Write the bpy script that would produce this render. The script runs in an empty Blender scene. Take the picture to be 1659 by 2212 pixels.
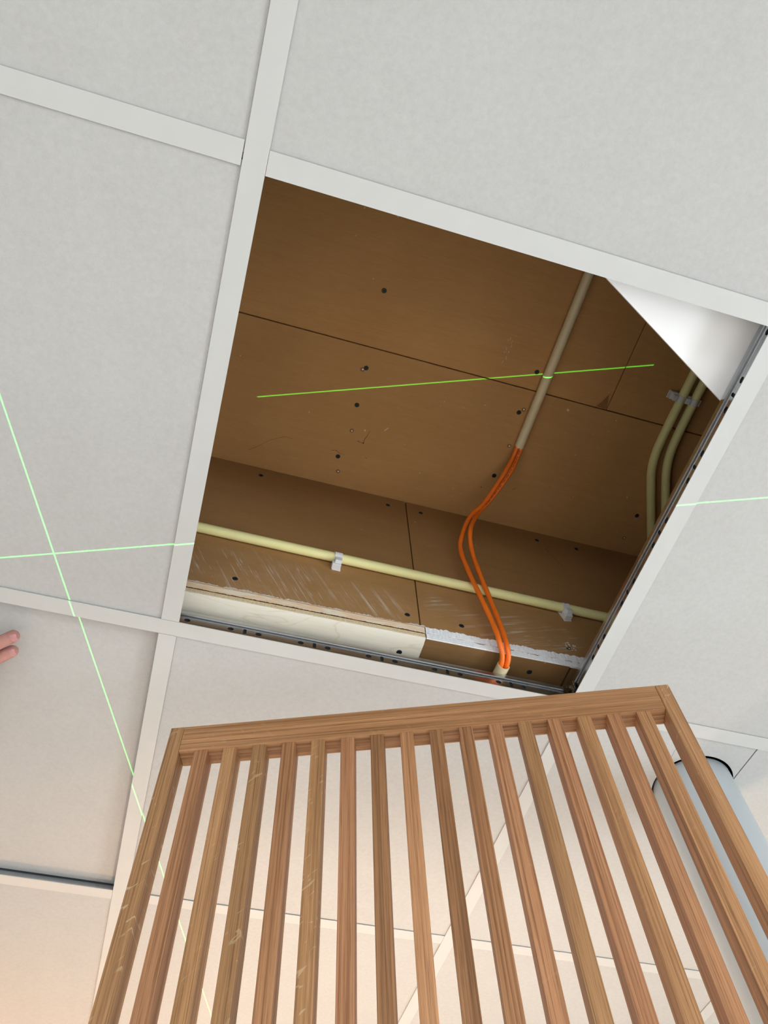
import bpy, bmesh, math, random
from mathutils import Vector, Matrix

scene = bpy.context.scene
col = scene.collection
random.seed(7)
Z0 = 2.8            # height of the tile ceiling's face above the floor
TAU = 2 * math.pi

# ------------------------------------------------------------------ camera
cam = bpy.data.cameras.new('camera')
cam.sensor_fit = 'HORIZONTAL'
cam.sensor_width = 36.0
cam.lens = 36.0 * 1641.806 / 1659.0
cam.clip_start = 0.02
cam_o = bpy.data.objects.new('camera', cam)
col.objects.link(cam_o)
cr = Vector((0.96105439, -0.27427789, -0.03385408))      # image right
cd = Vector((0.22255187, 0.84073383, -0.49359628))       # image down
cf = Vector((0.16384482, 0.46683859, 0.869032))          # view direction
M = Matrix.Identity(4)
for r in range(3):
    M[r][0], M[r][1], M[r][2] = cr[r], -cd[r], -cf[r]
M[0][3], M[1][3], M[2][3] = 0.07666, -0.09261, Z0 - 0.82747
cam_o.matrix_world = M
scene.camera = cam_o

# ------------------------------------------------------------------ world, daylight, exposure
world = bpy.data.worlds.new('world')
scene.world = world
world.use_nodes = True
bg = world.node_tree.nodes['Background']
bg.inputs[0].default_value = (0.80, 0.90, 1.0, 1)
bg.inputs[1].default_value = 1.0

def area_light(name, loc, direction, sx, sy, power, color):
    l = bpy.data.lights.new(name, 'AREA')
    l.shape = 'RECTANGLE'
    l.size, l.size_y = sx, sy
    l.energy = power
    l.color = color
    o = bpy.data.objects.new(name, l)
    col.objects.link(o)
    o.location = loc
    o.rotation_euler = Vector(direction).to_track_quat('-Z', 'Y').to_euler()
    return o
# daylight coming in at the two windows, falling from the sky down onto the floor
area_light('window_daylight', (2.34, -0.2, 1.5), (-1, 0, -0.75), 2.0, 1.5, 100, (0.87, 0.94, 0.98))
area_light('window_daylight', (0.3, -1.74, 1.5), (0, 1, -1.1), 2.6, 1.5, 74, (0.88, 0.94, 0.98))
# two unseen warm uplights, added for the glow on the ceiling
ADDED_LIGHTS = (((0.45, 1.27, 0.0), 14.5, (1.0, 0.72, 0.50)), ((-0.45, 1.98, 0.0), 10.5, (1.0, 0.49, 0.17)))

scene.view_settings.view_transform = 'Standard'
scene.view_settings.look = 'None'
scene.view_settings.gamma = 1.0
scene.view_settings.use_curve_mapping = False
scene.view_settings.exposure = -0.10

# ------------------------------------------------------------------ materials
def lin(r, g, b):
    f = lambda c: (c / 255 / 12.92) if c / 255 <= 0.04045 else ((c / 255 + 0.055) / 1.055) ** 2.4
    return (f(r), f(g), f(b), 1)

class NT:
    def __init__(s, name):
        s.m = bpy.data.materials.new(name)
        s.m.use_nodes = True
        s.t = s.m.node_tree
        s.b = s.t.nodes['Principled BSDF']
    def n(s, kind, **kw):
        nd = s.t.nodes.new(kind)
        for k, v in kw.items():
            setattr(nd, k, v)
        return nd
    def l(s, a, b):
        s.t.links.new(a, b)
    def coord(s, kind='Object'):
        return s.n('ShaderNodeTexCoord').outputs[kind]
    def mapping(s, vec, scale=(1, 1, 1), rot=(0, 0, 0), loc=(0, 0, 0)):
        m = s.n('ShaderNodeMapping')
        m.inputs['Scale'].default_value = scale
        m.inputs['Rotation'].default_value = rot
        m.inputs['Location'].default_value = loc
        s.l(vec, m.inputs['Vector'])
        return m.outputs[0]
    def noise(s, vec, scale, detail=2, rough=0.5, dist=0.0):
        nd = s.n('ShaderNodeTexNoise')
        nd.inputs['Scale'].default_value = scale
        nd.inputs['Detail'].default_value = detail
        nd.inputs['Roughness'].default_value = rough
        nd.inputs['Distortion'].default_value = dist
        s.l(vec, nd.inputs['Vector'])
        return nd.outputs['Fac']
    def ramp(s, fac, stops):
        r = s.n('ShaderNodeValToRGB')
        e = r.color_ramp.elements
        while len(e) < len(stops):
            e.new(0.5)
        for el, (p, c) in zip(e, stops):
            el.position = p
            el.color = c if len(c) == 4 else (*c, 1)
        s.l(fac, r.inputs[0])
        return r.outputs[0]
    def math(s, op, a, b=None, c=None, clamp=False):
        nd = s.n('ShaderNodeMath', operation=op)
        nd.use_clamp = clamp
        for i, v in enumerate((a, b, c)):
            if v is None: continue
            if isinstance(v, (int, float)): nd.inputs[i].default_value = v
            else: s.l(v, nd.inputs[i])
        return nd.outputs[0]
    def mix(s, fac, a, b, blend='MIX'):
        nd = s.n('ShaderNodeMix', data_type='RGBA', blend_type=blend)
        for i, v in ((0, fac), (6, a), (7, b)):
            if isinstance(v, (int, float)): nd.inputs[i].default_value = v
            elif isinstance(v, tuple): nd.inputs[i].default_value = v
            else: s.l(v, nd.inputs[i])
        return nd.outputs[2]
    def bump(s, h, strength=0.2, dist=0.001):
        b = s.n('ShaderNodeBump')
        b.inputs['Strength'].default_value = strength
        b.inputs['Distance'].default_value = dist
        s.l(h, b.inputs['Height'])
        s.l(b.outputs[0], s.b.inputs['Normal'])
    def base(s, c):
        if isinstance(c, tuple): s.b.inputs['Base Color'].default_value = c
        else: s.l(c, s.b.inputs['Base Color'])
    def set(s, rough=0.6, metal=0.0, spec=0.5):
        s.b.inputs['Roughness'].default_value = rough
        s.b.inputs['Metallic'].default_value = metal
        s.b.inputs['Specular IOR Level'].default_value = spec

def plain(name, c, rough=0.6, metal=0.0, spec=0.5, var=0.06, scale=60):
    n = NT(name)
    v = n.noise(n.coord(), scale, 3)
    a = tuple(x * (1 - var) for x in c[:3]) + (1,)
    b = tuple(min(1, x * (1 + var)) for x in c[:3]) + (1,)
    n.base(n.ramp(v, [(0.3, a), (0.7, b)]))
    n.set(rough, metal, spec)
    return n.m

def mat_tile():
    n = NT('ceiling tile fleece')
    c = n.coord()
    ri = n.n('ShaderNodeObjectInfo').outputs['Random']
    sh = n.n('ShaderNodeVectorMath', operation='ADD')
    n.l(c, sh.inputs[0]); n.l(ri, sh.inputs[1])
    v = sh.outputs[0]
    f = n.noise(v, 170, 4, 0.65)
    g = n.noise(v, 900, 2)
    h = n.noise(v, 14, 3)
    base = n.ramp(f, [(0.3, (0.455, 0.450, 0.438)), (0.72, (0.515, 0.510, 0.497))])
    base = n.mix(0.10, base, n.ramp(g, [(0.3, (0.38, 0.375, 0.365)), (0.7, (0.58, 0.575, 0.56))]))
    base = n.mix(0.12, base, n.ramp(h, [(0.35, (0.45, 0.435, 0.425)), (0.65, (0.53, 0.53, 0.52))]))
    n.base(base)
    n.bump(g, 0.12, 0.0006)
    n.set(0.9, 0, 0.2)
    return n.m

def mat_board(name, scuff=None, tone=1.0):
    n = NT(name)
    c = n.coord()
    f = n.noise(n.mapping(c, (3, 40, 40)), 2.2, 4, 0.6)
    g = n.noise(c, 6, 4, 0.6)
    h = n.noise(n.mapping(c, (60, 900, 900)), 1.0, 2)
    col1 = n.ramp(g, [(0.25, (0.405, 0.222, 0.088)), (0.75, (0.485, 0.282, 0.118))])
    col1 = n.mix(0.25, col1, n.ramp(f, [(0.3, (0.40, 0.21, 0.08)), (0.7, (0.52, 0.31, 0.14))]))
    col1 = n.mix(0.18, col1, n.ramp(h, [(0.3, (0.34, 0.18, 0.07)), (0.7, (0.54, 0.33, 0.15))]))
    # pale specks of plaster dust
    d = n.noise(c, 85, 1)
    dm = n.ramp(d, [(0.785, (0, 0, 0)), (0.81, (1, 1, 1))])
    col1 = n.mix(n.math('MULTIPLY', dm, 0.55), col1, (0.78, 0.72, 0.62, 1))
    if scuff:
        ang, zones = scuff
        # wall boards are built in the x-z plane
        sx = n.n('ShaderNodeSeparateXYZ'); n.l(c, sx.inputs[0])
        m = n.mapping(c, (1, 1, 1), (0, ang, 0))
        s1 = n.noise(n.mapping(m, (5, 1, 170)), 1.0, 3, 0.6, 0.15)
        s2 = n.noise(n.mapping(m, (26, 1, 420), (0, 0.05, 0)), 1.0, 2, 0.6)
        st = n.ramp(s1, [(0.56, (0, 0, 0)), (0.74, (1, 1, 1))])
        st2 = n.ramp(s2, [(0.60, (0, 0, 0)), (0.75, (1, 1, 1))])
        st = n.math('MAXIMUM', st, st2)
        tot = None
        for (x0, z0, rx, rz, k) in zones:
            dx = n.math('DIVIDE', n.math('SUBTRACT', sx.outputs[0], x0), rx)
            dz = n.math('DIVIDE', n.math('SUBTRACT', sx.outputs[2], z0), rz)
            rr = n.math('ADD', n.math('MULTIPLY', dx, dx), n.math('MULTIPLY', dz, dz))
            zz = n.math('MULTIPLY', n.math('SUBTRACT', 1.0, rr, clamp=True), k)
            tot = zz if tot is None else n.math('MAXIMUM', tot, zz)
        pat = n.noise(c, 28, 3)
        tot = n.math('MULTIPLY', tot, n.ramp(pat, [(0.30, (0, 0, 0)), (0.55, (1, 1, 1))]))
        col1 = n.mix(n.math('MULTIPLY', tot, 0.08), col1, (0.70, 0.62, 0.52, 1))
        col1 = n.mix(n.math('MULTIPLY', n.math('MULTIPLY', st, tot), 0.85, clamp=True), col1, (0.82, 0.78, 0.73, 1))
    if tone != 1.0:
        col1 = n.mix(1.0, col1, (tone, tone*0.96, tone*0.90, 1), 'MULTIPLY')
    n.base(col1)
    n.bump(h, 0.08, 0.0004)
    n.set(0.82, 0, 0.18)
    return n.m

def mat_oak():
    n = NT('oiled oak')
    c = n.coord()
    oi = n.n('ShaderNodeObjectInfo')
    rnd = oi.outputs['Random']
    sh = n.n('ShaderNodeVectorMath', operation='MULTIPLY_ADD')
    n.l(c, sh.inputs[0]); sh.inputs[1].default_value = (1, 1, 1)
    off = n.n('ShaderNodeCombineXYZ')
    n.l(n.math('MULTIPLY', rnd, 13.7), off.inputs[0])
    n.l(n.math('MULTIPLY', rnd, 7.3), off.inputs[1])
    n.l(n.math('MULTIPLY', rnd, 3.1), off.inputs[2])
    n.l(off.outputs[0], sh.inputs[2])
    v = sh.outputs[0]
    rings = n.noise(n.mapping(v, (480, 300, 2.4)), 1.0, 3, 0.6, 0.3)
    broad = n.noise(n.mapping(v, (60, 60, 2.4)), 1.0, 3, 0.55, 0.9)
    pores = n.noise(n.mapping(v, (1300, 1300, 22)), 1.0, 2, 0.6)
    pc = n.n('ShaderNodeSeparateColor'); n.l(oi.outputs['Color'], pc.inputs[0])
    fleck, tone, pink = pc.outputs[0], pc.outputs[1], pc.outputs[2]
    a = n.ramp(broad, [(0.25, (0.390, 0.178, 0.070)), (0.5, (0.510, 0.245, 0.103)), (0.75, (0.600, 0.305, 0.138))])
    b = n.ramp(broad, [(0.25, (0.390, 0.196, 0.074)), (0.5, (0.505, 0.265, 0.108)), (0.75, (0.590, 0.320, 0.138))])
    k = n.ramp(broad, [(0.25, (0.400, 0.172, 0.074)), (0.5, (0.520, 0.236, 0.108)), (0.75, (0.610, 0.292, 0.142))])
    cc = n.mix(n.ramp(pink, [(0.0, (1, 1, 1)), (0.5, (0, 0, 0))]), a, b)
    cc = n.mix(n.ramp(pink, [(0.5, (0, 0, 0)), (1.0, (1, 1, 1))]), cc, k)
    cc = n.mix(0.75, cc, n.ramp(rings, [(0.36, (0.52, 0.46, 0.40)), (0.5, (0.95, 0.94, 0.92)), (0.64, (1.15, 1.13, 1.10))]), 'MULTIPLY')
    cc = n.mix(0.6, cc, n.ramp(pores, [(0.34, (0.55, 0.47, 0.40)), (0.48, (1, 1, 1))]), 'MULTIPLY')
    # silvery medullary flecks on some of the pieces
    fl = n.noise(n.mapping(n.mapping(v, (1, 1, 1), (0.0, 0.75, 0)), (70, 40, 230)), 1.0, 1, 0.4, 0.8)
    cl = n.noise(n.mapping(v, (40, 40, 14)), 1.0, 2)
    fm = n.math('MULTIPLY', n.ramp(fl, [(0.64, (0, 0, 0)), (0.70, (1, 1, 1))]), n.ramp(cl, [(0.46, (0, 0, 0)), (0.56, (1, 1, 1))]))
    cc = n.mix(n.math('MULTIPLY', fm, fleck), cc, (0.66, 0.45, 0.25, 1))
    bright = n.math('MULTIPLY', tone, 0.95)
    hs = n.n('ShaderNodeHueSaturation')
    hs.inputs['Saturation'].default_value = 0.97; n.l(cc, hs.inputs['Color']); n.l(bright, hs.inputs['Value'])
    n.base(hs.outputs[0])
    n.bump(pores, 0.18, 0.0005)
    n.set(0.55, 0, 0.35)
    return n.m

def mat_ply(name, edge=False):
    n = NT(name)
    c = n.coord()
    if not edge:
        w = n.noise(n.mapping(c, (4, 16, 4), (0, 0, 0.5)), 1.0, 2, 0.5, 1.4)
        g = n.noise(n.mapping(c, (40, 700, 40)), 1.0, 2)
        cc = n.ramp(w, [(0.25, (0.90, 0.82, 0.68)), (0.485, (0.92, 0.84, 0.70)), (0.502, (0.82, 0.71, 0.54)), (0.52, (0.93, 0.86, 0.72))])
        cc = n.mix(0.25, cc, n.ramp(g, [(0.3, (0.78, 0.70, 0.56)), (0.7, (0.95, 0.90, 0.78))]))
    else:
        w = n.noise(n.mapping(c, (9, 60, 60), (0, 0.12, 0)), 1.0, 3, 0.55, 1.6)
        cc = n.ramp(w, [(0.32, (0.95, 0.80, 0.62)), (0.50, (0.93, 0.66, 0.42)), (0.60, (0.96, 0.84, 0.66))])
    n.base(cc)
    n.set(0.6, 0, 0.3)
    return n.m

def mat_steel():
    n = NT('galvanised steel')
    c = n.coord()
    s = n.noise(n.mapping(c, (4, 4, 260)), 1.0, 2)
    n.base(n.ramp(s, [(0.3, (0.42, 0.44, 0.46)), (0.7, (0.62, 0.65, 0.68))]))
    n.set(0.24, 1.0, 0.5)
    return n.m

def mat_skin():
    n = NT('skin')
    c = n.coord()
    f = n.noise(c, 60, 3)
    n.base(n.ramp(f, [(0.3, (0.40, 0.175, 0.150)), (0.7, (0.50, 0.255, 0.215))]))
    n.bump(n.noise(c, 700, 2), 0.1, 0.0004)
    n.set(0.5, 0, 0.4)
    n.b.inputs['Subsurface Weight'].default_value = 0.15
    n.b.inputs['Subsurface Radius'].default_value = (0.008, 0.003, 0.002)
    return n.m

MT = {
    'tile': mat_tile(),
    'flange': plain('white coil-coated steel', (0.545, 0.545, 0.530, 1), 0.5, 0, 0.4, 0.015, 30),
    'steel': mat_steel(),
    'dark': plain('dark void', (0.012, 0.010, 0.009, 1), 0.9),
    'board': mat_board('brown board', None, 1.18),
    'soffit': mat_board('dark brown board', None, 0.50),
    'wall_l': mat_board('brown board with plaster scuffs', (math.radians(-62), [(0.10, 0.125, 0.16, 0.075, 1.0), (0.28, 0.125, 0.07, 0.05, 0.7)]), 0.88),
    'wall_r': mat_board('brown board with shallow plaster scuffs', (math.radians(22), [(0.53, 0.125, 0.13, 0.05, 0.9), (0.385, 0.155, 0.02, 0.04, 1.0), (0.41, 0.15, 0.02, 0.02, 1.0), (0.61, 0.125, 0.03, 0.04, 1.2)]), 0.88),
    'gyp': plain('cut gypsum', (0.93, 0.94, 0.97, 1), 0.9, 0, 0.2, 0.06, 220),
    'ply': mat_ply('birch plywood face'),
    'plyedge': mat_ply('plywood edge', True),
    'plytan': plain('plywood end grain', (0.78, 0.62, 0.38, 1), 0.85, 0, 0.2, 0.25, 700),
    'cream': plain('cream pvc conduit', (0.86, 0.80, 0.38, 1), 0.42, 0, 0.45, 0.03, 20),
    'beige': plain('beige pvc conduit', (0.80, 0.67, 0.42, 1), 0.42, 0, 0.45, 0.03, 20),
    'clip': plain('white nylon', (0.74, 0.74, 0.74, 1), 0.45, 0, 0.5, 0.03, 40),
    'orange': plain('orange cable jacket', (1.0, 0.195, 0.016, 1), 0.36, 0, 0.5, 0.06, 90),
    'print': plain('black print', (0.03, 0.012, 0.008, 1), 0.7),
    'oak': mat_oak(),
    'screw': plain('black phosphated steel', (0.035, 0.037, 0.042, 1), 0.45, 0.6, 0.5, 0.2, 500),
    'screwx': plain('screw recess', (0.006, 0.006, 0.007, 1), 0.8),
    'pipe': plain('white pvc pipe', (0.82, 0.90, 0.95, 1), 0.35, 0, 0.5, 0.02, 10),
    'white': plain('bright white panel', (0.94, 0.95, 0.96, 1), 0.45, 0, 0.5, 0.01, 10),
    'skin': mat_skin(),
    'nail': plain('finger nail', (0.50, 0.24, 0.235, 1), 0.28, 0, 0.5, 0.05, 80),
    'sleeve': plain('dark work shirt', (0.05, 0.06, 0.08, 1), 0.9, 0, 0.2, 0.2, 300),
    'wallpaint': plain('wall paint', (0.70, 0.69, 0.67, 1), 0.8, 0, 0.3, 0.02, 8),
    'floor': plain('pale screed floor', (0.61, 0.56, 0.51, 1), 0.6, 0, 0.4, 0.15, 12),
    'black': plain('black plastic', (0.02, 0.02, 0.022, 1), 0.4),
    'greenplastic': plain('green plastic', (0.02, 0.20, 0.08, 1), 0.45),
    'crack': plain('crack line', (0.10, 0.045, 0.018, 1), 0.9, 0, 0.1),
    'chalk': plain('chalky scuff', (0.62, 0.56, 0.50, 1), 0.9, 0, 0.1, 0.15, 500),
    'torn': plain('torn board paper', (0.30, 0.15, 0.065, 1), 0.9, 0, 0.1, 0.15, 200),
}

# ------------------------------------------------------------------ helpers
class MB:
    def __init__(s):
        s.v, s.f, s.m, s.sm = [], [], [], []
    def add(s, v, f, mi=0, smooth=False):
        o = len(s.v)
        s.v += [tuple(p) for p in v]
        for q in f:
            s.f.append(tuple(i + o for i in q)); s.m.append(mi); s.sm.append(smooth)
    def box(s, a, b, mi=0):
        x0, y0, z0 = a; x1, y1, z1 = b
        v = [(x0,y0,z0),(x1,y0,z0),(x1,y1,z0),(x0,y1,z0),(x0,y0,z1),(x1,y0,z1),(x1,y1,z1),(x0,y1,z1)]
        f = [(0,3,2,1),(4,5,6,7),(0,1,5,4),(1,2,6,5),(2,3,7,6),(3,0,4,7)]
        s.add(v, f, mi)
    def prism(s, poly, z0, z1, mi=0):
        n = len(poly)
        v = [(x, y, z0) for x, y in poly] + [(x, y, z1) for x, y in poly]
        f = [tuple(range(n))[::-1], tuple(range(n, 2*n))] + [(i, (i+1) % n, n+(i+1) % n, n+i) for i in range(n)]
        s.add(v, f, mi)
    def tube(s, path, rad, segs=14, caps=True, mi=0, inner=None):
        path = [Vector(p) for p in path]
        n = len(path)
        rads = rad if isinstance(rad, (list, tuple)) else [rad] * n
        T = []
        for i in range(n):
            T.append((path[min(i+1, n-1)] - path[max(i-1, 0)]).normalized())
        u = T[0].orthogonal().normalized()
        rings = []
        v = []; f = []
        for i in range(n):
            u = (u - T[i] * u.dot(T[i])).normalized()
            w = T[i].cross(u)
            for k in range(segs):
                a = TAU * k / segs
                v.append(path[i] + (u * math.cos(a) + w * math.sin(a)) * rads[i])
            if i:
                for k in range(segs):
                    f.append(((i-1)*segs+k, (i-1)*segs+(k+1) % segs, i*segs+(k+1) % segs, i*segs+k))
        s.add(v, f, mi, True)
        if inner:
            # open ends: a rim and a short bore at either end
            for end in (0, n - 1):
                d = T[end] * (1 if end == 0 else -1)
                ring = v[end*segs:(end+1)*segs]
                c = path[end]
                rim = [c + (p - c) * (inner / rads[end]) for p in ring]
                deep = [p + d * 0.05 for p in rim]
                vv = list(ring) + rim + deep
                ff = []
                for k in range(segs):
                    k2 = (k+1) % segs
                    ff.append((k, k2, segs+k2, segs+k)); ff.append((segs+k, segs+k2, 2*segs+k2, 2*segs+k))
                ff.append(tuple(range(2*segs, 3*segs)))
                s.add(vv, ff, mi)
        elif caps:
            s.add(v[:segs], [tuple(range(segs))], mi)
            s.add(v[-segs:], [tuple(range(segs))], mi)
    def build(s, name, mats, parent=None, loc=(0, 0, 0), rot=None, bevel=0):
        me = bpy.data.meshes.new(name)
        me.from_pydata(s.v, [], s.f)
        for m in (mats if isinstance(mats, (list, tuple)) else [mats]):
            me.materials.append(MT[m])
        for p, mi, sm in zip(me.polygons, s.m, s.sm):
            p.material_index = mi; p.use_smooth = sm
        bm = bmesh.new(); bm.from_mesh(me)
        bmesh.ops.recalc_face_normals(bm, faces=bm.faces)
        bm.to_mesh(me); bm.free()
        return link(name, me, parent, loc, rot, bevel)

def link(name, me, parent=None, loc=(0, 0, 0), rot=None, bevel=0):
    o = bpy.data.objects.new(name, me)
    col.objects.link(o)
    if parent is not None: o.parent = parent
    o.location = loc
    if rot is not None: o.rotation_euler = rot
    if bevel:
        b = o.modifiers.new('Bevel', 'BEVEL'); b.width = bevel; b.segments = 2; b.limit_method = 'ANGLE'
    return o

def empty(name, loc=(0, 0, 0), rot=None):
    o = bpy.data.objects.new(name, None)
    o.empty_display_size = 0.05
    col.objects.link(o); o.location = loc
    if rot is not None: o.rotation_euler = rot
    return o

def tag(o, label=None, cat=None, group=None, kind=None):
    if label: o['label'] = label
    if cat: o['category'] = cat
    if group: o['group'] = group
    if kind: o['kind'] = kind
    return o

def spline(pts, per=8):
    pts = [Vector(p) for p in pts]
    P = [pts[0]*2 - pts[1]] + pts + [pts[-1]*2 - pts[-2]]
    out = []
    for i in range(1, len(P) - 2):
        for k in range(per):
            t = k / per
            a, b, c, d = P[i-1], P[i], P[i+1], P[i+2]
            out.append(0.5*((2*b) + (c-a)*t + (2*a-5*b+4*c-d)*t*t + (3*b-a-3*c+d)*t**3))
    out.append(pts[-1])
    return out

# ------------------------------------------------------------------ room shell
X0, X1, Y0, Y1 = -1.8, 2.4, -1.8, 2.4
TOP = Z0 + 0.62
m = MB(); m.box((X0, Y0, -0.1), (X1, Y1, 0)); tag(m.build('floor', 'floor'), 'pale screed floor under the ceiling', kind='structure')

def wall(name, axis, pos, thick, lo, hi, hole=None):
    m = MB()
    def seg(a, b, z0, z1):
        if axis == 'x': m.box((min(pos, pos+thick), a, z0), (max(pos, pos+thick), b, z1))
        else: m.box((a, min(pos, pos+thick), z0), (b, max(pos, pos+thick), z1))
    if hole:
        a, b, z0, z1 = hole
        seg(lo, a, 0, TOP); seg(b, hi, 0, TOP); seg(a, b, 0, z0); seg(a, b, z1, TOP)
    else:
        seg(lo, hi, 0, TOP)
    return tag(m.build(name, 'wallpaint'), 'plain pale painted room wall', kind='structure')
wall('wall_left', 'x', X0, -0.12, Y0, Y1)
wall('wall_right', 'x', X1, 0.12, Y0, Y1, (-1.2, 0.8, 0.75, 2.25))
wall('wall_back', 'y', Y0, -0.12, X0-0.12, X1+0.12, (-1.0, 1.6, 0.75, 2.25))
wall('wall_front', 'y', Y1, 0.12, X0-0.12, X1+0.12)

# ------------------------------------------------------------------ suspended tile ceiling
ceiling = tag(empty('ceiling', (0, 0, Z0)), 'suspended ceiling of white tiles on a steel grid', kind='structure')
H = 0.012           # half of the 24 mm flange
PITCH = 0.6

tm = MB(); tm.box((-0.2965, -0.2965, 0), (0.2965, 0.2965, 0.015))
first_tile = None
def rnd(a): return random.uniform(-a, a)
for i in range(-3, 4):
    for j in range(-3, 4):
        if (i, j) in ((0, 0), (1, 1)): continue
        c = (0.3 + PITCH*i, 0.3 + PITCH*j, 0.0022 + rnd(0.0004))
        rot = (rnd(0.0006), rnd(0.0006), rnd(0.001))
        if (i, j) == (-1, 1):           # this one has been pushed up by the hand
            c = (c[0], c[1], 0.0150); rot = (0.011, 0.003, 0.0)
        if first_tile is None:
            first_tile = tm.build('ceiling_tile', 'tile', ceiling, c, rot)
        else:
            link('ceiling_tile', first_tile.data, ceiling, c, rot)

# the tile cut around the pipe: a notched tile and the plug put back into the notch
PX, PY, PR = 0.852, 0.713, 0.0620
HR = 0.0654
hx, hy = PX + 0.0002, PY - 0.0008
def arc(a0, a1, n):
    return [(hx + HR*math.cos(a0+(a1-a0)*k/n), hy + HR*math.sin(a0+(a1-a0)*k/n)) for k in range(n+1)]
aL = math.radians(200); aR = math.radians(336)
lx = hx + HR*math.cos(aL); rx_ = hx + HR*math.cos(aR)
ly = hy + HR*math.sin(aL); ry_ = hy + HR*math.sin(aR)
e0, e1 = 0.6035, 1.1965
main_poly = [(e0, e0), (0.7855, e0), (lx, ly)] + arc(aL, aR - TAU, 40)[1:-1] + [(rx_, ry_), (0.9165, e0), (e1, e0), (e1, e1), (e0, e1)]
m = MB(); m.prism([(x-0.9, y-0.9) for x, y in main_poly], 0, 0.015)
o = m.build('ceiling_tile', 'tile', ceiling, (0.9, 0.9, 0.0022))
tag(o, 'ceiling tile notched around the white pipe')
plug = [(0.7867, e0), (lx+0.0012, ly-0.001)] + arc(aL+0.03, aR-0.03, 24) + [(rx_-0.0012, ry_-0.001), (0.9150, e0)]
m = MB(); m.prism([(x-0.85, y-0.65) for x, y in plug], 0, 0.015)
o = m.build('tile_plug', 'tile', ceiling, (0.85, 0.65, 0.0030))
tag(o, 'cut-out piece of tile put back beside the pipe')

def tee(name, axis, pos, a, b, holes=False):
    """a T-section of the grid running along x or y; face at z = 0"""
    L = b - a
    mid = (a + b) / 2
    loc = (mid, pos, 0) if axis == 'x' else (pos, mid, 0)
    rz = 0 if axis == 'x' else math.pi/2
    m = MB(); m.box((-L/2, -H, 0), (L/2, H, 0.0011))
    fl = m.build(name, 'flange', ceiling, loc, (0, 0, rz))
    w = MB()
    z0, z1, t = 0.0011, 0.0315, 0.0005
    if not holes:
        w.box((-L/2, -t, z0), (L/2, t, z1))
    else:
        cells = []
        sgn = 1 if axis == 'x' else 1
        for k in range(int(math.floor(a*10)) - 1, int(math.ceil(b*10)) + 2):
            for off, kind in ((-0.019, 'c'), (0.001, 's'), (0.0205, 'c')):
                p = k*0.1 + off
                if a + 0.012 < p < b - 0.012: cells.append((p - mid, kind))
        cells.sort()
        x = -L/2
        hw = 0.0075
        for c, kind in cells:
            w.box((x, -t, z0), (c-hw, t, z1)); x = c + hw
            n = 16
            zc = 0.0225
            out, inn = [], []
            for q in range(n):
                an = TAU*(q+0.5)/n
                ca, sa = math.cos(an), math.sin(an)
                kx = min(hw/abs(ca) if abs(ca) > 1e-6 else 9, ((z1-zc) if sa > 0 else (zc-z0))/abs(sa) if abs(sa) > 1e-6 else 9)
                out.append((c+ca*kx, zc+sa*kx))
                if kind == 'c': inn.append((c+ca*0.0043, zc+sa*0.0034))
                else:
                    kk = min(0.0024/abs(ca), 0.0052/abs(sa)); inn.append((c+ca*kk, zc+sa*kk))
            v = [(x_, y_, z_) for y_ in (-t, t) for (x_, z_) in out + inn]
            f = []
            for q in range(n):
                r = (q+1) % n
                f += [(q, r, n+r, n+q), (2*n+q, 3*n+q, 3*n+r, 2*n+r), (n+q, n+r, 3*n+r, 3*n+q)]
            w.add(v, f)
        w.box((x, -t, z0), (L/2, t, z1))
    w.build('web', 'steel', fl)
    if holes:
        wb = MB(); sg = 1 if axis == 'x' else -1
        ya, yb = sorted((sg*0.0011, sg*0.0016))
        wb.box((-L/2, ya, 0.0011), (L/2, yb, 0.0290)); wb.build('hole_shade_strip', 'screw', fl)  # dark strip added behind the web, standing in for shade in the holes
    bb = MB()
    prof = [(-0.0005, 0.0290), (-0.0026, 0.0298), (-0.0034, 0.0312), (-0.0034, 0.0380), (-0.0024, 0.0392), (0.0024, 0.0392), (0.0034, 0.0380), (0.0034, 0.0312), (0.0026, 0.0298), (0.0005, 0.0290)]
    n = len(prof)
    v = [(-L/2, y, z) for y, z in prof] + [(L/2, y, z) for y, z in prof]
    bb.add(v, [(q, (q+1) % n, n+(q+1) % n, n+q) for q in range(n)] + [tuple(range(n)), tuple(range(n, 2*n))])
    bb.build('bulb', 'steel', fl)
    return fl

B2 = PITCH
for i in range(-2, 4):                      # main runners along y
    x = PITCH*i
    if i == 1:
        tee('main_runner', 'y', x, Y0+0.01, Y1-0.01, True)
    else:
        tee('main_runner', 'y', x, Y0+0.01, B2-H-0.0006, i == 0)
        tee('main_runner', 'y', x, B2+H+0.0006, Y1-0.01)
for j in range(-2, 4):                      # cross tees along x
    y = PITCH*j
    if j == 1:
        tee('main_runner', 'x', y, X0+0.01, 0.6-H-0.0004, True)
        tee('main_runner', 'x', y, 0.6+H+0.0006, X1-0.01)
        continue
    for i in range(-3, 4):
        a = PITCH*i + H + 0.0004; b = PITCH*(i+1) - H - 0.0004
        if i == -1 and j == 0: b -= 0.0008
        if i == -3: a = X0+0.01
        if i == 3: b = X1-0.01
        yy = y - (0.0028 if (i == -1 and j == 0) else 0)
        tee('cross_tee', 'x', yy, a, b, (i, j) == (0, 0))
# folded end tab where the runner meets the right hand one
m = MB()
m.box((-0.0010, -0.0100, 0), (-0.0002, 0.0035, 0.018)); m.box((-0.0022, -0.0100, 0.004), (-0.0010, -0.0086, 0.017)); m.box((-0.008, 0.0000, 0.010), (0.0, 0.0010, 0.018))
m.build('end_tab', 'steel', ceiling, (0.5962, 0.5895, 0.018))

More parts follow.
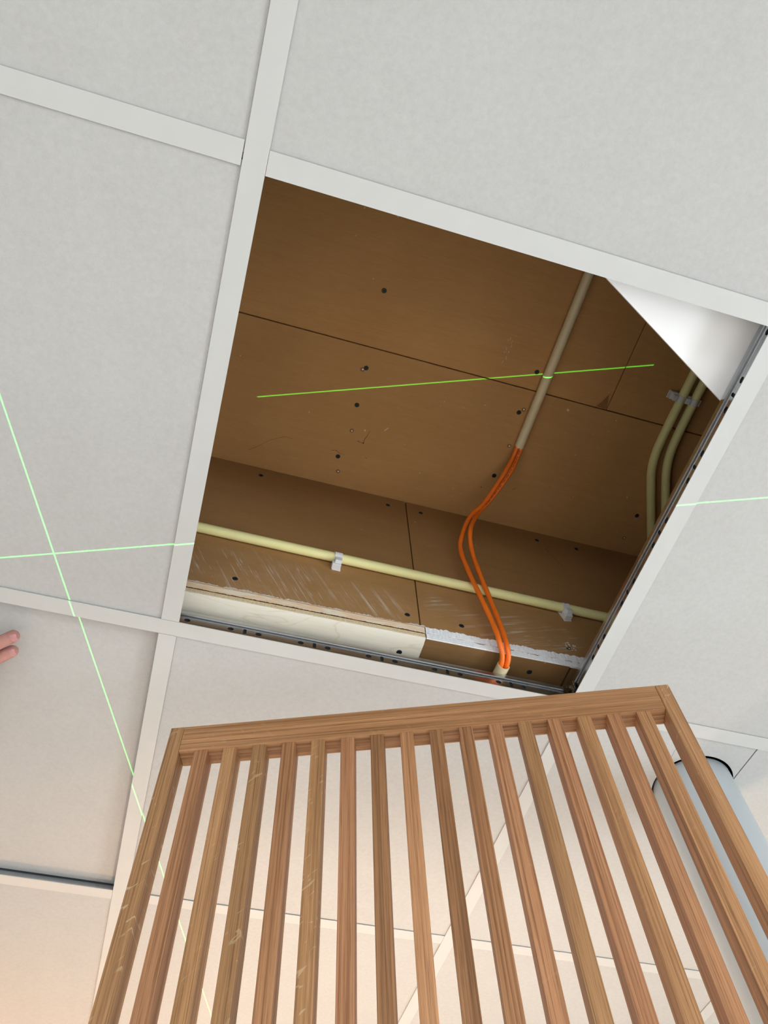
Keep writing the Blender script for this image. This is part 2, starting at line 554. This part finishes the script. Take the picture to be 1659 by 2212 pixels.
# ------------------------------------------------------------------ boarded void above
D = 0.48
YW = 0.5766
BT = 0.0125
void_top = tag(empty('ceiling_void', (0, 0, Z0 + D)), 'old brown boarded ceiling above the opening', kind='structure')
JY = 0.2950
def board(name, a, b, mat, parent, loc=(0, 0, 0), bev=0.0008):
    m = MB(); m.box(a, b)
    return m.build(name, mat, parent, loc, None, bev)
g = 0.0009
board('board', (X0, JY+g, 0), (X1, YW+0.03, BT), 'board', void_top)
b_near = void_top.children[0]
b_far = board('board', (X0, Y0, 0.0004), (0.6637-g, JY-g, BT), 'board', void_top)
b_cor = board('board', (0.6637+g, Y0, 0.0012), (X1, JY-g, BT), 'board', void_top)
m = MB(); m.box((X0, Y0, BT+0.0002), (X1, Y1, BT+0.02)); m.build('backing_panel', 'dark', void_top)

# bulkhead: upright face of two boards, and its underside of two layers
bulk = tag(empty('wall_bulkhead', (0, 0, Z0)), 'boxed-in bulkhead of brown boards inside the ceiling void', kind='structure')
def zb(x): return 0.0555 + 0.0165 * x       # lower face of the underside, slightly out of level
JX = 0.3575
def wallboard(x0, x1, mat):
    m = MB()
    v = []
    for y in (YW, YW + BT):
        v += [(x0, y, zb(x0)+0.0252), (x1, y, zb(x1)+0.0252), (x1, y, D-0.0004), (x0, y, D-0.0004)]
    m.add(v, [(0, 1, 2, 3), (7, 6, 5, 4), (0, 4, 5, 1), (1, 5, 6, 2), (2, 6, 7, 3), (3, 7, 4, 0)])
    return m.build('board', mat, bulk, (0, 0, 0), None, 0.0008)
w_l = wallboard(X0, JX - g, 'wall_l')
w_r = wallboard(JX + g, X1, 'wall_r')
PE = 0.3640         # where the plywood patch ends and the two board layers start
SJ = 0.6010
def under(x0, x1, y0, y1, lift, mat='soffit', name='board'):
    m = MB()
    v = []
    for l in (lift, lift + BT - 0.0003):
        v += [(x0, y0, zb(x0)+l), (x1, y0, zb(x1)+l), (x1, y1, zb(x1)+l), (x0, y1, zb(x0)+l)]
    m.add(v, [(0, 3, 2, 1), (4, 5, 6, 7), (0, 1, 5, 4), (1, 2, 6, 5), (2, 3, 7, 6), (3, 0, 4, 7)])
    return m.build(name, mat, bulk)
u1 = under(PE + 0.0006, SJ - 0.0022, YW + 0.0016, Y1, 0.0)
u2 = under(SJ + 0.0016, X1, YW + 0.0016, Y1, 0.0002)
under(PE + 0.0006, X1, YW + 0.0016, Y1, BT)
under(X0, PE + 0.0006, 0.80, Y1, 0.0); under(X0, PE + 0.0006, 0.80, Y1, BT)

def ragged(x0, x1, lo, hi, amp_lo, amp_hi, y0, y1, step=0.0022):
    """a strip of broken gypsum with uneven edges, standing upright at y0"""
    n = int((x1-x0)/step)
    v = []; f = []
    wl = wh = 0
    for k in range(n+1):
        x = x0 + (x1-x0)*k/n
        wl = 0.72*wl + rnd(amp_lo); wh = 0.72*wh + rnd(amp_hi)
        dy = rnd(0.0003)
        for (z, y) in ((zb(x)+lo+wl, y0+dy), (zb(x)+hi+wh, y0+dy), (zb(x)+hi, y1), (zb(x)+lo, y1)):
            v.append((x, y, z))
    for k in range(n):
        p, q = 4*k, 4*k+4
        f += [(p, q, q+1, p+1), (p+1, q+1, q+2, p+2), (p+3, p, q, q+3)]
    return v, f
for lo, hi, al, ah in ((0.0002, 0.0112, 0.0003, 0.0010), (0.0138, 0.0268, 0.0009, 0.0016)):
    m = MB(); v, f = ragged(PE+0.001, 0.75, lo, hi, al, ah, YW-0.0004, YW+0.0030)
    m.add(v, f); m.build('cut_edge', 'gyp', bulk)
# plaster crumbs along the cut above the plywood
m = MB()
v, f = ragged(-0.05, PE+0.001, 0.0262, 0.0278, 0.0002, 0.0014, YW-0.0006, YW+0.002, 0.0016)
m.add(v, f); m.build('plaster_crumbs', 'chalk', bulk)

# plywood patch let into the underside
ply = empty('plywood_strip', (0, 0, Z0))
tag(ply, 'pale plywood strip let into the underside of the brown bulkhead', 'plywood strip')
px0 = -0.3
ys, ye = YW - 0.0002, 0.79
n = 26
# ragged saw-cut end on the right
end = [(PE + (0.0055*(k/n)) + rnd(0.0007), ys + (0.065)*k/n) for k in range(n+1)]
poly = [(px0, ys)] + end + [(PE+0.0058, ye), (px0, ye)]
def slab(l0, l1, name, mat, inset=0.0, rag=0.0):
    m = MB()
    nn = len(poly)
    pp = [(x, y + (inset if y < ys+1e-6 else 0)) for x, y in poly]
    v = [(x, y, zb(x)+l0) for x, y in pp] + [(x, y, zb(x)+l1) for x, y in pp]
    m.add(v, [tuple(range(nn)), tuple(range(nn, 2*nn))[::-1]] + [(q, (q+1) % nn, nn+(q+1) % nn, nn+q) for q in range(nn)])
    return m.build(name, mat, ply)
slab(0.0, 0.0016, 'face_veneer', 'ply')
slab(0.0016, 0.0095, 'core_ply', 'plytan', 0.0003)
slab(0.0112, 0.0246, 'upper_ply', 'plyedge')
slab(0.0095, 0.0112, 'glue_gap', 'dark', 0.0016)
m = MB(); v, f = ragged(px0, PE - 0.0005, 0.0098, 0.0109, 0.0004, 0.0004, ys - 0.00035, ys + 0.0004, 0.0016)
m.add(v, f); m.build('delaminated_crack', 'crack', ply)

# screws and screw holes
SCREW = None
def screw(parent, loc, axis, r=0.0047):
    """countersunk black screw head; axis: 'z' looks down, 'y' looks towards -y"""
    global SCREW
    rot = (0, 0, rnd(1.5)) if axis == 'z' else (-math.pi/2, rnd(1.5), 0)
    if SCREW is None:
        m = MB()
        n = 12
        v = [(0.0047*math.cos(TAU*k/n), 0.0047*math.sin(TAU*k/n), 0.0002) for k in range(n)] + [(0.0040*math.cos(TAU*k/n), 0.0040*math.sin(TAU*k/n), -0.0005) for k in range(n)]
        m.add(v, [(k, (k+1) % n, n+(k+1) % n, n+k) for k in range(n)] + [tuple(range(n, 2*n))])
        m.box((-0.0026, -0.0005, -0.00056), (0.0026, 0.0005, -0.0004), 1)
        m.box((-0.0005, -0.0026, -0.00056), (0.0005, 0.0026, -0.0004), 1)
        SCREW = m.build('screw', ['screw', 'screwx'], parent, loc, rot)
        return SCREW
    return link('screw', SCREW.data, parent, loc, rot)
HOLE = None
def screw_hole(parent, loc, axis):
    global HOLE
    rot = (0, 0, rnd(1.5)) if axis == 'z' else (-math.pi/2, 0, 0)
    if HOLE is None:
        m = MB(); n = 12
        ring = lambda r, z, dx=0: [(dx + r*math.cos(TAU*k/n), r*math.sin(TAU*k/n), z) for k in range(n)]
        v = ring(0.0044, 0.0001) + ring(0.0036, -0.0004) + ring(0.0028, -0.0002)
        m.add(v, [(k, (k+1) % n, n+(k+1) % n, n+k) for k in range(n)] + [(n+k, n+(k+1) % n, 2*n+(k+1) % n, 2*n+k) for k in range(n)] + [tuple(range(2*n, 3*n))], 0)
        v = [(0.0006+0.0017*math.cos(TAU*k/7), 0.0003+0.0015*math.sin(TAU*k/7), -0.0005) for k in range(7)]
        m.add(v, [tuple(range(7))], 1)
        HOLE = m.build('screw_hole', ['torn', 'gyp'], parent, loc, rot)
        return HOLE
    return link('screw_hole', HOLE.data, parent, loc, rot)
for (x, y) in ((0.2049, 0.1940), (0.2112, 0.3336), (0.2134, 0.4060), (0.2054, 0.5156), (0.5107, 0.2600), (0.5070, 0.3416), (0.5075, 0.4773), (0.8178, 0.4877)):
    p = b_far if y < JY else b_near
    screw(p, (x, y, 0.0004 if y < JY else 0.0), 'z')
for (x, y) in ((0.2055, 0.3378), (0.2173, 0.4572), (0.2131, 0.5460), (0.5134, 0.3341), (0.5134, 0.4100), (0.8146, 0.5427)):
    screw_hole(b_near, (x, y, 0), 'z')
for (x, z) in ((0.0734, 0.4495), (0.3205, 0.4494), (0.3868, 0.4486), (0.6291, 0.4477), (0.7146, 0.4493), (0.0712, 0.1098), (0.3381, 0.1098), (0.4265, 0.1104), (0.6075, 0.1110)):
    screw(w_l if x < JX else w_r, (x, YW, z), 'y')
screw(u1, (0.5404, 0.6027, zb(0.54)), 'z')
screw(ply, (0.3327, 0.6121, zb(0.333)), 'z')

# torn corner of the far board, hairline cracks and chalky scuffs
m = MB()
m.prism([(0.6425, 0.2920), (0.6615, 0.2930), (0.6622, 0.2900), (0.6560, 0.2665)], -0.0004, 0.0004)
m.build('torn_corner', 'torn', b_far)
m = MB(); m.tube([(0.6405, 0.2915, -0.0008), (0.6470, 0.2800, -0.0014), (0.6545, 0.2655, -0.0010), (0.6580, 0.2620, -0.0004)], [0.0006, 0.0012, 0.0011, 0.0004], 6)
m.build('curled_paper', 'board', b_far)
def ribbon(m, pts, w, z, wall_y=None):
    for (a, b) in zip(pts, pts[1:]):
        a = Vector(a); b = Vector(b); d = (b-a)
        nrm = Vector((-d.y, d.x)).normalized() * w * random.uniform(0.5, 1.2) / 2
        q = [a+nrm, b+nrm*0.8, b-nrm*0.8, a-nrm]
        if wall_y is None: v = [(p.x, p.y, z) for p in q]
        else: v = [(p.x, wall_y, p.y) for p in q]
        m.add(v, [(0, 1, 2, 3)])
m = MB()
Z = -0.00025
ribbon(m, [(0.190, 0.506), (0.199, 0.504), (0.207, 0.5085), (0.2135, 0.5090), (0.2170, 0.5085)], 0.0009, Z)
ribbon(m, [(0.2325, 0.4745), (0.2380, 0.4762), (0.2440, 0.4765), (0.2455, 0.4660), (0.2480, 0.4600), (0.2490, 0.4540), (0.2510, 0.4480)], 0.0009, Z)
ribbon(m, [(0.2425, 0.4775), (0.2445, 0.4762), (0.2460, 0.4770)], 0.0020, Z)
ribbon(m, [(0.255, 0.5030), (0.2575, 0.5055), (0.2595, 0.5040)], 0.0009, Z)
ribbon(m, [(0.040, 0.546), (0.060, 0.530), (0.075, 0.515), (0.0996, 0.5016), (0.115, 0.5020)], 0.0006, Z)
ribbon(m, [(0.4895, 0.5055), (0.4935, 0.5090)], 0.0012, Z)
ribbon(m, [(0.552, 0.497), (0.557, 0.494), (0.558, 0.490)], 0.0007, Z)
ribbon(m, [(0.62, 0.470), (0.624, 0.475)], 0.0007, Z)
tag(m.build('hairline_crack', 'crack', b_near), kind='stuff')
m = MB()
ribbon(m, [(0.2760, 0.4420), (0.2790, 0.4377), (0.2815, 0.4345)], 0.0026, Z)
for k in range(16):
    x, y = random.uniform(0.30, 0.78), random.uniform(0.31, 0.55)
    ribbon(m, [(x, y), (x+rnd(0.0025), y+rnd(0.0015))], random.uniform(0.0008, 0.0016), Z)
tag(m.build('chalk_mark', 'chalk', b_near), kind='stuff')
m = MB()
for k in range(14):
    x, y = 0.444+rnd(0.005), random.uniform(0.208, 0.256)
    ribbon(m, [(x, y), (x+rnd(0.001), y+random.uniform(0.001, 0.006))], random.uniform(0.0007, 0.0013), Z)
tag(m.build('chalk_mark', 'chalk', b_far), kind='stuff')
m = MB()
ribbon(m, [(0.645, 0.425), (0.642, 0.418), (0.646, 0.409), (0.652, 0.392), (0.657, 0.378), (0.665, 0.366)], 0.0007, 0, YW-0.0003)
ribbon(m, [(0.672, 0.455), (0.684, 0.459)], 0.0006, 0, YW-0.0003)
tag(m.build('hairline_crack', 'crack', w_r), kind='stuff')
# rough broken spot near the lower right screw
m = MB()
for k in range(26):
    x, z = 0.612+rnd(0.010), 0.116+rnd(0.009)
    s_ = random.uniform(0.0008, 0.0028)
    m.add([(x-s_, YW-0.0002, z), (x, YW-0.0002, z+s_*0.7), (x+s_, YW-0.0002, z), (x, YW-0.0002, z-s_*0.6), (x, YW-s_*0.6, z)], [(0, 1, 4), (1, 2, 4), (2, 3, 4), (3, 0, 4)])
tag(m.build('plaster_crumb', 'chalk', w_r), kind='stuff')

# ------------------------------------------------------------------ conduits and cables
def conduit(name, pts, r, label, group='electrical conduits', origin=None, mat='cream'):
    o_ = Vector(origin or pts[0])
    m = MB(); m.tube([Vector(p) - o_ for p in pts], r, 20, True, 0, r - 0.0016)
    o = m.build(name, mat, None, (o_.x, o_.y, o_.z + Z0))
    return tag(o, label, 'conduit', group)
conduit('conduit', [(0.5290, 0.4035, D-0.0105), (0.5288, 0.2, D-0.0105), (0.5270, -0.2, D-0.0105), (0.525, -1.6, D-0.0105)], 0.0086,
        'beige conduit along the brown ceiling with orange cables coming out', mat='beige')
conduit('conduit', [(-1.6, YW-0.0100, 0.2115), (0.0, YW-0.0100, 0.2115), (0.6, YW-0.0100, 0.2085), (2.2, YW-0.0100, 0.2080)], 0.0081,
        'cream conduit clipped sideways along the brown bulkhead')
p1 = [(0.782, -1.5, 0.4695)] + spline([(0.7835, -0.1, 0.4695), (0.7838, 0.12, 0.4695), (0.7841, 0.25, 0.4695), (0.7850, 0.318, 0.4695), (0.7876, 0.352, 0.4692), (0.7955, 0.384, 0.469), (0.8140, 0.425, 0.4685), (0.8430, 0.4845, 0.468), (0.8830, 0.5660, 0.467)], 6)
conduit('conduit', p1, 0.0083, 'left of the two bent cream conduits by the right opening edge')
p2 = [(0.808, -1.5, 0.4695)] + spline([(0.8095, -0.1, 0.4695), (0.8096, 0.12, 0.4695), (0.8097, 0.25, 0.4695), (0.8115, 0.312, 0.4695), (0.8152, 0.346, 0.4692), (0.8250, 0.379, 0.469), (0.8425, 0.418, 0.4685), (0.8608, 0.4560, 0.468), (0.9090, 0.5560, 0.467)], 6)
conduit('conduit', p2, 0.0083, 'right of the two bent cream conduits by the right opening edge')
conduit('conduit', [(0.4893, 0.5872, 0.0487), (0.4855, 0.70, 0.0487), (0.478, 1.2, 0.0487)], 0.0097,
        'short beige conduit mouth resting on the steel runner, taking both orange cables', origin=(0.4893, 0.5872, 0.0487), mat='beige')

def clip(loc, rot, label):
    root = empty('conduit_clip', (loc[0], loc[1], loc[2] + Z0), rot)
    tag(root, label, 'clip', 'white conduit clips')
    m = MB(); m.box((-0.0072, -0.0022, -0.0240), (0.0072, 0.0, 0.0060))
    m.build('base_plate', 'clip', root, (0, 0, 0), None, 0.0006)
    m = MB(); m.box((-0.0085, -0.0120, -0.0235), (0.0062, -0.0015, -0.0100)); m.box((-0.0050, -0.0178, -0.0190), (0.0062, -0.0110, -0.0098))
    m.build('screw_block', 'clip', root, (0, 0, 0), None, 0.0010)
    def strap(a0, a1, name, w=0.0060, r0=0.0083, r1=0.0102):
        m = MB(); n = 10; v = []
        for k in range(n+1):
            a = math.radians(a0+(a1-a0)*k/n)
            for (r, x) in ((r0, -w), (r0, w), (r1, w), (r1, -w)):
                v.append((x, -0.0100 - r*math.cos(a), r*math.sin(a)))
        f = [(0, 1, 2, 3), (4*n+3, 4*n+2, 4*n+1, 4*n)]
        for k in range(n):
            for q in range(4):
                f.append((4*k+q, 4*k+(q+1) % 4, 4*k+4+(q+1) % 4, 4*k+4+q))
        m.add(v, f); m.build(name, 'clip', root)
    strap(-115, -2, 'strap')
    strap(75, 125, 'upper_hook', 0.0062, 0.0086, 0.0116)
    return root
clip((0.2235, YW, 0.2115), (0, 0.02, 0), 'white clip holding the wall conduit left of the orange cables')
clip((0.6200, YW, 0.2085), (0, -0.25, 0), 'white clip holding the wall conduit right of the orange cables')
rc = Matrix(((0, 0, 1), (1, 0, 0), (0, 1, 0))).to_euler()
clip((0.7838, 0.2340, D), rc, 'white clip on the left of the two bent conduits')
clip((0.8098, 0.2340, D), rc, 'white clip on the right of the two bent conduits')

def cable(pts, label, phase):
    path = spline(pts, 10)
    rads = [0.0041 * (1 + 0.05*math.sin(i*0.75 + phase)) for i in range(len(path))]
    o_ = path[0]
    m = MB(); m.tube([p - o_ for p in path], rads, 14)
    o = m.build('cable', 'orange', None, (o_.x, o_.y, o_.z + Z0))
    return tag(o, label, 'cable', 'orange cables'), path
ca, pa = cable([(0.5255, 0.30, 0.4675), (0.5250, 0.4030, 0.4675), (0.5135, 0.4450, 0.444), (0.4846, 0.5010, 0.405), (0.4600, 0.5225, 0.378), (0.4420, 0.5408, 0.325), (0.4385, 0.5482, 0.288), (0.4465, 0.5508, 0.228), (0.4560, 0.5500, 0.165), (0.4682, 0.5545, 0.110), (0.4750, 0.5590, 0.068), (0.4848, 0.5850, 0.0485), (0.4840, 0.66, 0.0480)],
      'orange cable of the pair, the one bowing furthest left', 0.0)
cb, pb = cable([(0.5345, 0.30, 0.4695), (0.5340, 0.4030, 0.4690), (0.5228, 0.4488, 0.4445), (0.4964, 0.5000, 0.4150), (0.4766, 0.5206, 0.3925), (0.4540, 0.5240, 0.330), (0.4575, 0.5430, 0.290), (0.4662, 0.5505, 0.228), (0.4780, 0.5575, 0.163), (0.4850, 0.5600, 0.108), (0.4890, 0.5640, 0.066), (0.4942, 0.5850, 0.0500), (0.4935, 0.66, 0.0490)],
      'orange cable of the pair with fine black print, the one further right', 1.3)
# worn print along the right hand cable
camp = Vector((0.07666, -0.09261, -0.82747))
m = MB()
run = pb[11:34]
k = 0
for a, b in zip(run, run[1:]):
    d = (b - a); L = d.length
    if L < 1e-6: continue
    t = d / L
    to = (camp - a).normalized(); to = (to - t*to.dot(t)).normalized()
    side = t.cross(to)
    for s_ in range(3):
        k += 1
        if k % 17 in (0, 5, 6, 12): continue
        p = a + d*((s_+0.2)/3) + to*0.00445 + side*0.0006
        q = p + t*(L*0.2)
        h_ = side*random.uniform(0.0004, 0.0009)
        m.add([p-h_-pb[0], q-h_-pb[0], q+h_-pb[0], p+h_-pb[0]], [(0, 1, 2, 3)])
tag(m.build('print', 'print', cb), kind='stuff')

# ------------------------------------------------------------------ spare white panel lying on the grid
e = Vector((0.8957, 0.4447)).normalized(); mm = Vector((e.y, -e.x))
p0 = Vector((0.4044, 0.0196))
cen = p0 + e*0.16 + mm*0.2975
m = MB(); m.box((-0.2975, -0.2975, 0), (0.2975, 0.2975, 0.012))
o = m.build('white_panel', 'white', None, (cen.x, cen.y, Z0 + 0.0397), (0, 0, math.atan2(e.y, e.x)), 0.0006)
tag(o, 'bright white panel lying askew on the grid at the upper right corner of the opening', 'panel')

# ------------------------------------------------------------------ white pipe
m = MB()
n = 48
def ringv(r, z): return [(r*math.cos(TAU*k/n), r*math.sin(TAU*k/n), z) for k in range(n)]
v = ringv(PR, 0) + ringv(PR, Z0 + 0.045) + ringv(PR-0.003, Z0 + 0.045) + ringv(PR-0.003, 0)
f = []
for r in range(4):
    for k in range(n):
        f.append((r*n+k, r*n+(k+1) % n, ((r+1) % 4)*n+(k+1) % n, ((r+1) % 4)*n+k))
m.add(v, f, 0, False)
o = m.build('pipe', 'pipe', None, (PX, PY, 0))
for p in o.data.polygons:
    if abs(p.normal.z) < 0.5: p.use_smooth = True
tag(o, 'thick white vertical pipe rising through a ceiling tile behind the oak grille', 'pipe')

# ------------------------------------------------------------------ oak grille
GA = Vector((0.0386, 0.6205))
ang = math.atan2(-0.3563, 0.9344)
GW, GD = 0.595, 0.025
GT = -0.155                 # top of the frame
grille = empty('oak_grille', (GA.x, GA.y, Z0 + GT - GW), (0, 0, ang))
tag(grille, 'square oak grille of upright slats held on edge below the opening', 'grille')
SW = 0.0160
def bar(w, d, L, name, loc, rot=None, bev=0.0006):
    m = MB(); m.box((-w/2, 0, -L/2), (w/2, d, L/2))
    return m.build(name, 'oak', grille, loc, rot, bev)
def look(o, fleck, tone, pink):
    o.color = (fleck, tone, pink, 1)
for x, lk in ((SW/2, (0.85, 0.86, 0.10)), (GW - SW/2, (0.75, 0.95, 0.25))):
    look(bar(SW, GD, GW, 'stile', (x, 0, GW/2)), *lk)
RH = 0.038
rail = bar(RH, GD, GW - 2*SW - 0.0004, 'rail', (GW/2, 0.0002, GW - RH/2), (0, math.pi/2, 0))
look(rail, 0.12, 0.97, 0.35)
look(link('rail', rail.data, grille, (GW/2, 0.0002, RH/2), (0, math.pi/2, 0), 0.0006), 0.1, 0.95, 0.4)
NS = 16
sw = 0.0155
gap = (GW - 2*SW - NS*sw) / (NS + 1)
LOOKS = [(0, .86, .75), (.25, 1.0, .1), (.6, .82, .05), (0, .90, .6), (.7, .92, .1), (0, .92, .95), (0, .74, .45), (0, 1.0, .6), (0, .76, .5), (0, .84, .6), (.1, .94, .85), (0, .82, .1), (0, .96, .9), (.1, 1.0, .2), (0, .92, .75), (.15, 1.0, .3)]
sl = None
for k in range(NS):
    x = SW + gap + sw/2 + k*(sw + gap)
    loc = (x, 0.0008 + rnd(0.0003), GW/2)
    if sl is None: o = sl = bar(sw, GD - 0.0012, GW - 2*RH, 'slat', loc)
    else: o = link('slat', sl.data, grille, loc, None, 0.0006)
    look(o, *LOOKS[k])

# ------------------------------------------------------------------ hand pushing up the lifted tile
hand_root = empty('person', (-0.30, 0.74, 0))
hand_root.location.z = Z0 - 0.05
tag(hand_root, 'fingertips of a bare hand pressed against the lifted tile at the left edge', 'person')
HO = Vector((-0.30, 0.74, -0.05))
def blob(m, path, rads, segs=14, per=6):
    P = spline(path, per)
    n = len(P)
    R = []
    for i in range(n):
        t = i/(n-1)*(len(rads)-1); k = min(int(t), len(rads)-2)
        R.append(rads[k] + (rads[k+1]-rads[k])*(t-k))
    # rounded tip at the first point
    d = (P[0]-P[1]).normalized()
    tip = []; tr = []
    for q in (0.985, 0.9, 0.72, 0.45, 0.2):
        tip.append(P[0] + d*R[0]*q); tr.append(R[0]*math.sqrt(1-q*q))
    m.tube([p - HO for p in tip + P], tr + R, segs)
body = MB()
HD, HS = Vector((-0.81, 0.58, 0)).normalized(), Vector((0.58, 0.81, 0)).normalized()
def hp(a_, b_, z): return Vector((-0.1960, 0.6560, z)) + HD*a_ + HS*b_
fingers = {          # along the hand, across it, height; from the tip back to the wrist
 'index':  ([(0.000, 0.000, -0.0115), (0.022, 0.0005, -0.0165), (0.045, 0.002, -0.0300), (0.092, 0.004, -0.0430), (0.130, 0.014, -0.0500), (0.172, 0.026, -0.0580)], [0.0088, 0.0089, 0.0098, 0.0122, 0.0150, 0.0190]),
 'middle': ([(0.0155, 0.0212, -0.0115), (0.036, 0.0215, -0.0170), (0.056, 0.0222, -0.0330), (0.094, 0.0240, -0.0450), (0.130, 0.0290, -0.0510), (0.172, 0.0330, -0.0580)], [0.0086, 0.0089, 0.0099, 0.0122, 0.0150, 0.0190]),
 'ring':   ([(0.060, 0.0430, -0.0150), (0.072, 0.0435, -0.0240), (0.080, 0.0438, -0.0360), (0.102, 0.0438, -0.0450), (0.134, 0.0420, -0.0510), (0.172, 0.0400, -0.0580)], [0.0081, 0.0086, 0.0096, 0.0118, 0.0150, 0.0185]),
 'little': ([(0.078, 0.0640, -0.0170), (0.088, 0.0640, -0.0250), (0.096, 0.0635, -0.0360), (0.110, 0.0620, -0.0440), (0.140, 0.0550, -0.0510), (0.172, 0.0460, -0.0580)], [0.0072, 0.0077, 0.0084, 0.0108, 0.0140, 0.0175]),
 'thumb':  ([(0.062, -0.0440, -0.0330), (0.082, -0.0420, -0.0400), (0.104, -0.0330, -0.0450), (0.134, -0.0100, -0.0520), (0.170, 0.0240, -0.0590)], [0.0094, 0.0106, 0.0112, 0.0155, 0.0190]),
}
for nme, (pth, rr) in fingers.items():
    blob(body, [hp(*q) for q in pth], rr)
# wrist and forearm going down out of view
blob(body, [hp(0.168, 0.033, -0.0600), hp(0.195, 0.036, -0.078), hp(0.220, 0.038, -0.125), hp(0.240, 0.040, -0.20), hp(0.262, 0.042, -0.30), hp(0.285, 0.044, -0.40)], [0.0250, 0.0265, 0.0280, 0.0340, 0.0410, 0.0420])
hb = body.build('body', 'skin', hand_root)
for p in hb.data.polygons: p.use_smooth = True
rm = hb.modifiers.new('Remesh', 'REMESH'); rm.mode = 'VOXEL'; rm.voxel_size = 0.0016; rm.use_smooth_shade = True
smo = hb.modifiers.new('Smooth', 'SMOOTH'); smo.factor = 0.5; smo.iterations = 4
for (p, dirv, s_) in (((-0.1935, 0.6540, -0.0197), (0.81, -0.58), 1.0), ((-0.1940, 0.6805, -0.0195), (0.80, -0.60), 0.95), (tuple(hp(0.0640, 0.0430, -0.0252)), (0.80, -0.60), 0.9)):
    m = MB(); v = []; f = []
    nu, nv = 9, 7
    for a in range(nu):
        for b in range(nv):
            u_ = -1 + 2*a/(nu-1); w_ = -1 + 2*b/(nv-1)
            hw = 0.0062*math.sqrt(max(0.0, 1-0.55*u_**4))
            v.append((u_*0.0062, w_*hw, 0.0026*w_*w_ + 0.0012*u_*u_ - 0.0004))
    for a in range(nu-1):
        for b in range(nv-1):
            f.append((a*nv+b, a*nv+b+1, (a+1)*nv+b+1, (a+1)*nv+b))
    m.add(v, f, 0, True)
    o = m.build('nail', 'nail', hand_root, (p[0]-HO.x, p[1]-HO.y, p[2]-HO.z), (0, 0, math.atan2(dirv[1], dirv[0])))
    o.scale = (s_, s_, 1)
m = MB()
m.tube([p - HO for p in spline([hp(0.250, 0.041, -0.245), hp(0.268, 0.0425, -0.32), hp(0.285, 0.044, -0.40), hp(0.31, 0.046, -0.52)], 5)], [0.044 + 0.001*k for k in range(16)], 20)
m.build('sleeve', 'sleeve', hand_root)

# ------------------------------------------------------------------ line laser on the floor
LZ = Z0 - 2.73
laser = empty('laser_level', (-0.12, 0.572, 0))
tag(laser, 'small green cross-line laser level standing on the floor', 'laser level')
m = MB(); m.box((-0.035, -0.03, 0.0), (0.035, 0.03, 0.045)); m.build('housing', 'greenplastic', laser, (0, 0, 0), None, 0.006)
m = MB(); m.tube([(0, 0, 0.044), (0, 0, 0.060)], 0.012, 16); m.build('lens_ring', 'black', laser)
def laser_plane(n, power):
    l = bpy.data.lights.new('laser_line', 'SPOT')
    l.energy = power
    l.spot_size = math.radians(150); l.spot_blend = 0.0
    l.shadow_soft_size = 0.0
    l.use_nodes = True
    t = l.node_tree
    em = t.nodes['Emission']
    geo = t.nodes.new('ShaderNodeNewGeometry')
    dot = t.nodes.new('ShaderNodeVectorMath'); dot.operation = 'DOT_PRODUCT'
    dot.inputs[1].default_value = Vector(n).normalized()
    t.links.new(geo.outputs['Incoming'], dot.inputs[0])
    ab = t.nodes.new('ShaderNodeMath'); ab.operation = 'ABSOLUTE'
    t.links.new(dot.outputs['Value'], ab.inputs[0])
    mr = t.nodes.new('ShaderNodeMapRange'); mr.interpolation_type = 'SMOOTHSTEP'
    mr.inputs['From Min'].default_value = 0.00046; mr.inputs['From Max'].default_value = 0.00020
    mr.inputs['To Min'].default_value = 0.0; mr.inputs['To Max'].default_value = 1.0
    t.links.new(ab.outputs[0], mr.inputs['Value'])
    em.inputs['Color'].default_value = (0.07, 1.0, 0.10, 1)
    t.links.new(mr.outputs[0], em.inputs['Strength'])
    o = bpy.data.objects.new('laser_line', l)
    col.objects.link(o)
    o.parent = laser
    o.location = (0, 0, LZ)
    o.rotation_euler = (math.pi, 0, 0)
laser_plane((0.3641, 1.0, 0.0242), 900)
laser_plane((1.0, -0.3641, 0.0066), 900)

# ------------------------------------------------------------------ added warm uplights, out of view
def added_uplight(loc, power, color, label, height, flap):
    root = empty('added_uplight', loc)
    tag(root, label, 'added light')
    m = MB()
    for k in range(3):
        a_ = TAU*k/3 + 0.4
        m.tube([(0.16*math.cos(a_), 0.16*math.sin(a_), 0.006), (0.015*math.cos(a_), 0.015*math.sin(a_), 0.22)], 0.006, 8)
    m.build('tripod', 'black', root)
    m = MB(); m.tube([(0, 0, 0.20), (0, 0, height - 0.03)], 0.011, 12); m.build('pole', 'black', root)
    m = MB(); m.box((-0.15, -0.15, height - 0.04), (0.15, 0.15, height - 0.004)); m.build('lamp_head', 'greenplastic', root, (0, 0, 0), None, 0.006)
    for nm, a_, b_ in (('added_light_flap', (-0.16, -0.165, height - 0.02), (0.16, -0.160, height + flap)), ('added_light_flap', (-0.165, -0.16, height - 0.02), (-0.160, 0.16, height + flap))):  # added flaps, shaped to keep the warm light off the void and left tiles
        m = MB(); m.box(a_, b_); m.build(nm, 'black', root)
    o = area_light('added_warm_light', (0, 0, height), (0, 0, 1), 0.26, 0.26, power, color)
    o.rotation_euler = (math.pi, 0, 0)
    o.parent = root
added_uplight(*ADDED_LIGHTS[0], 'added unseen uplight standing on the floor behind the oak grille, shining upwards', 1.50, 0.42)
added_uplight(*ADDED_LIGHTS[1], 'added unseen uplight standing in the far left corner, shining upwards', 1.75, 0.10)
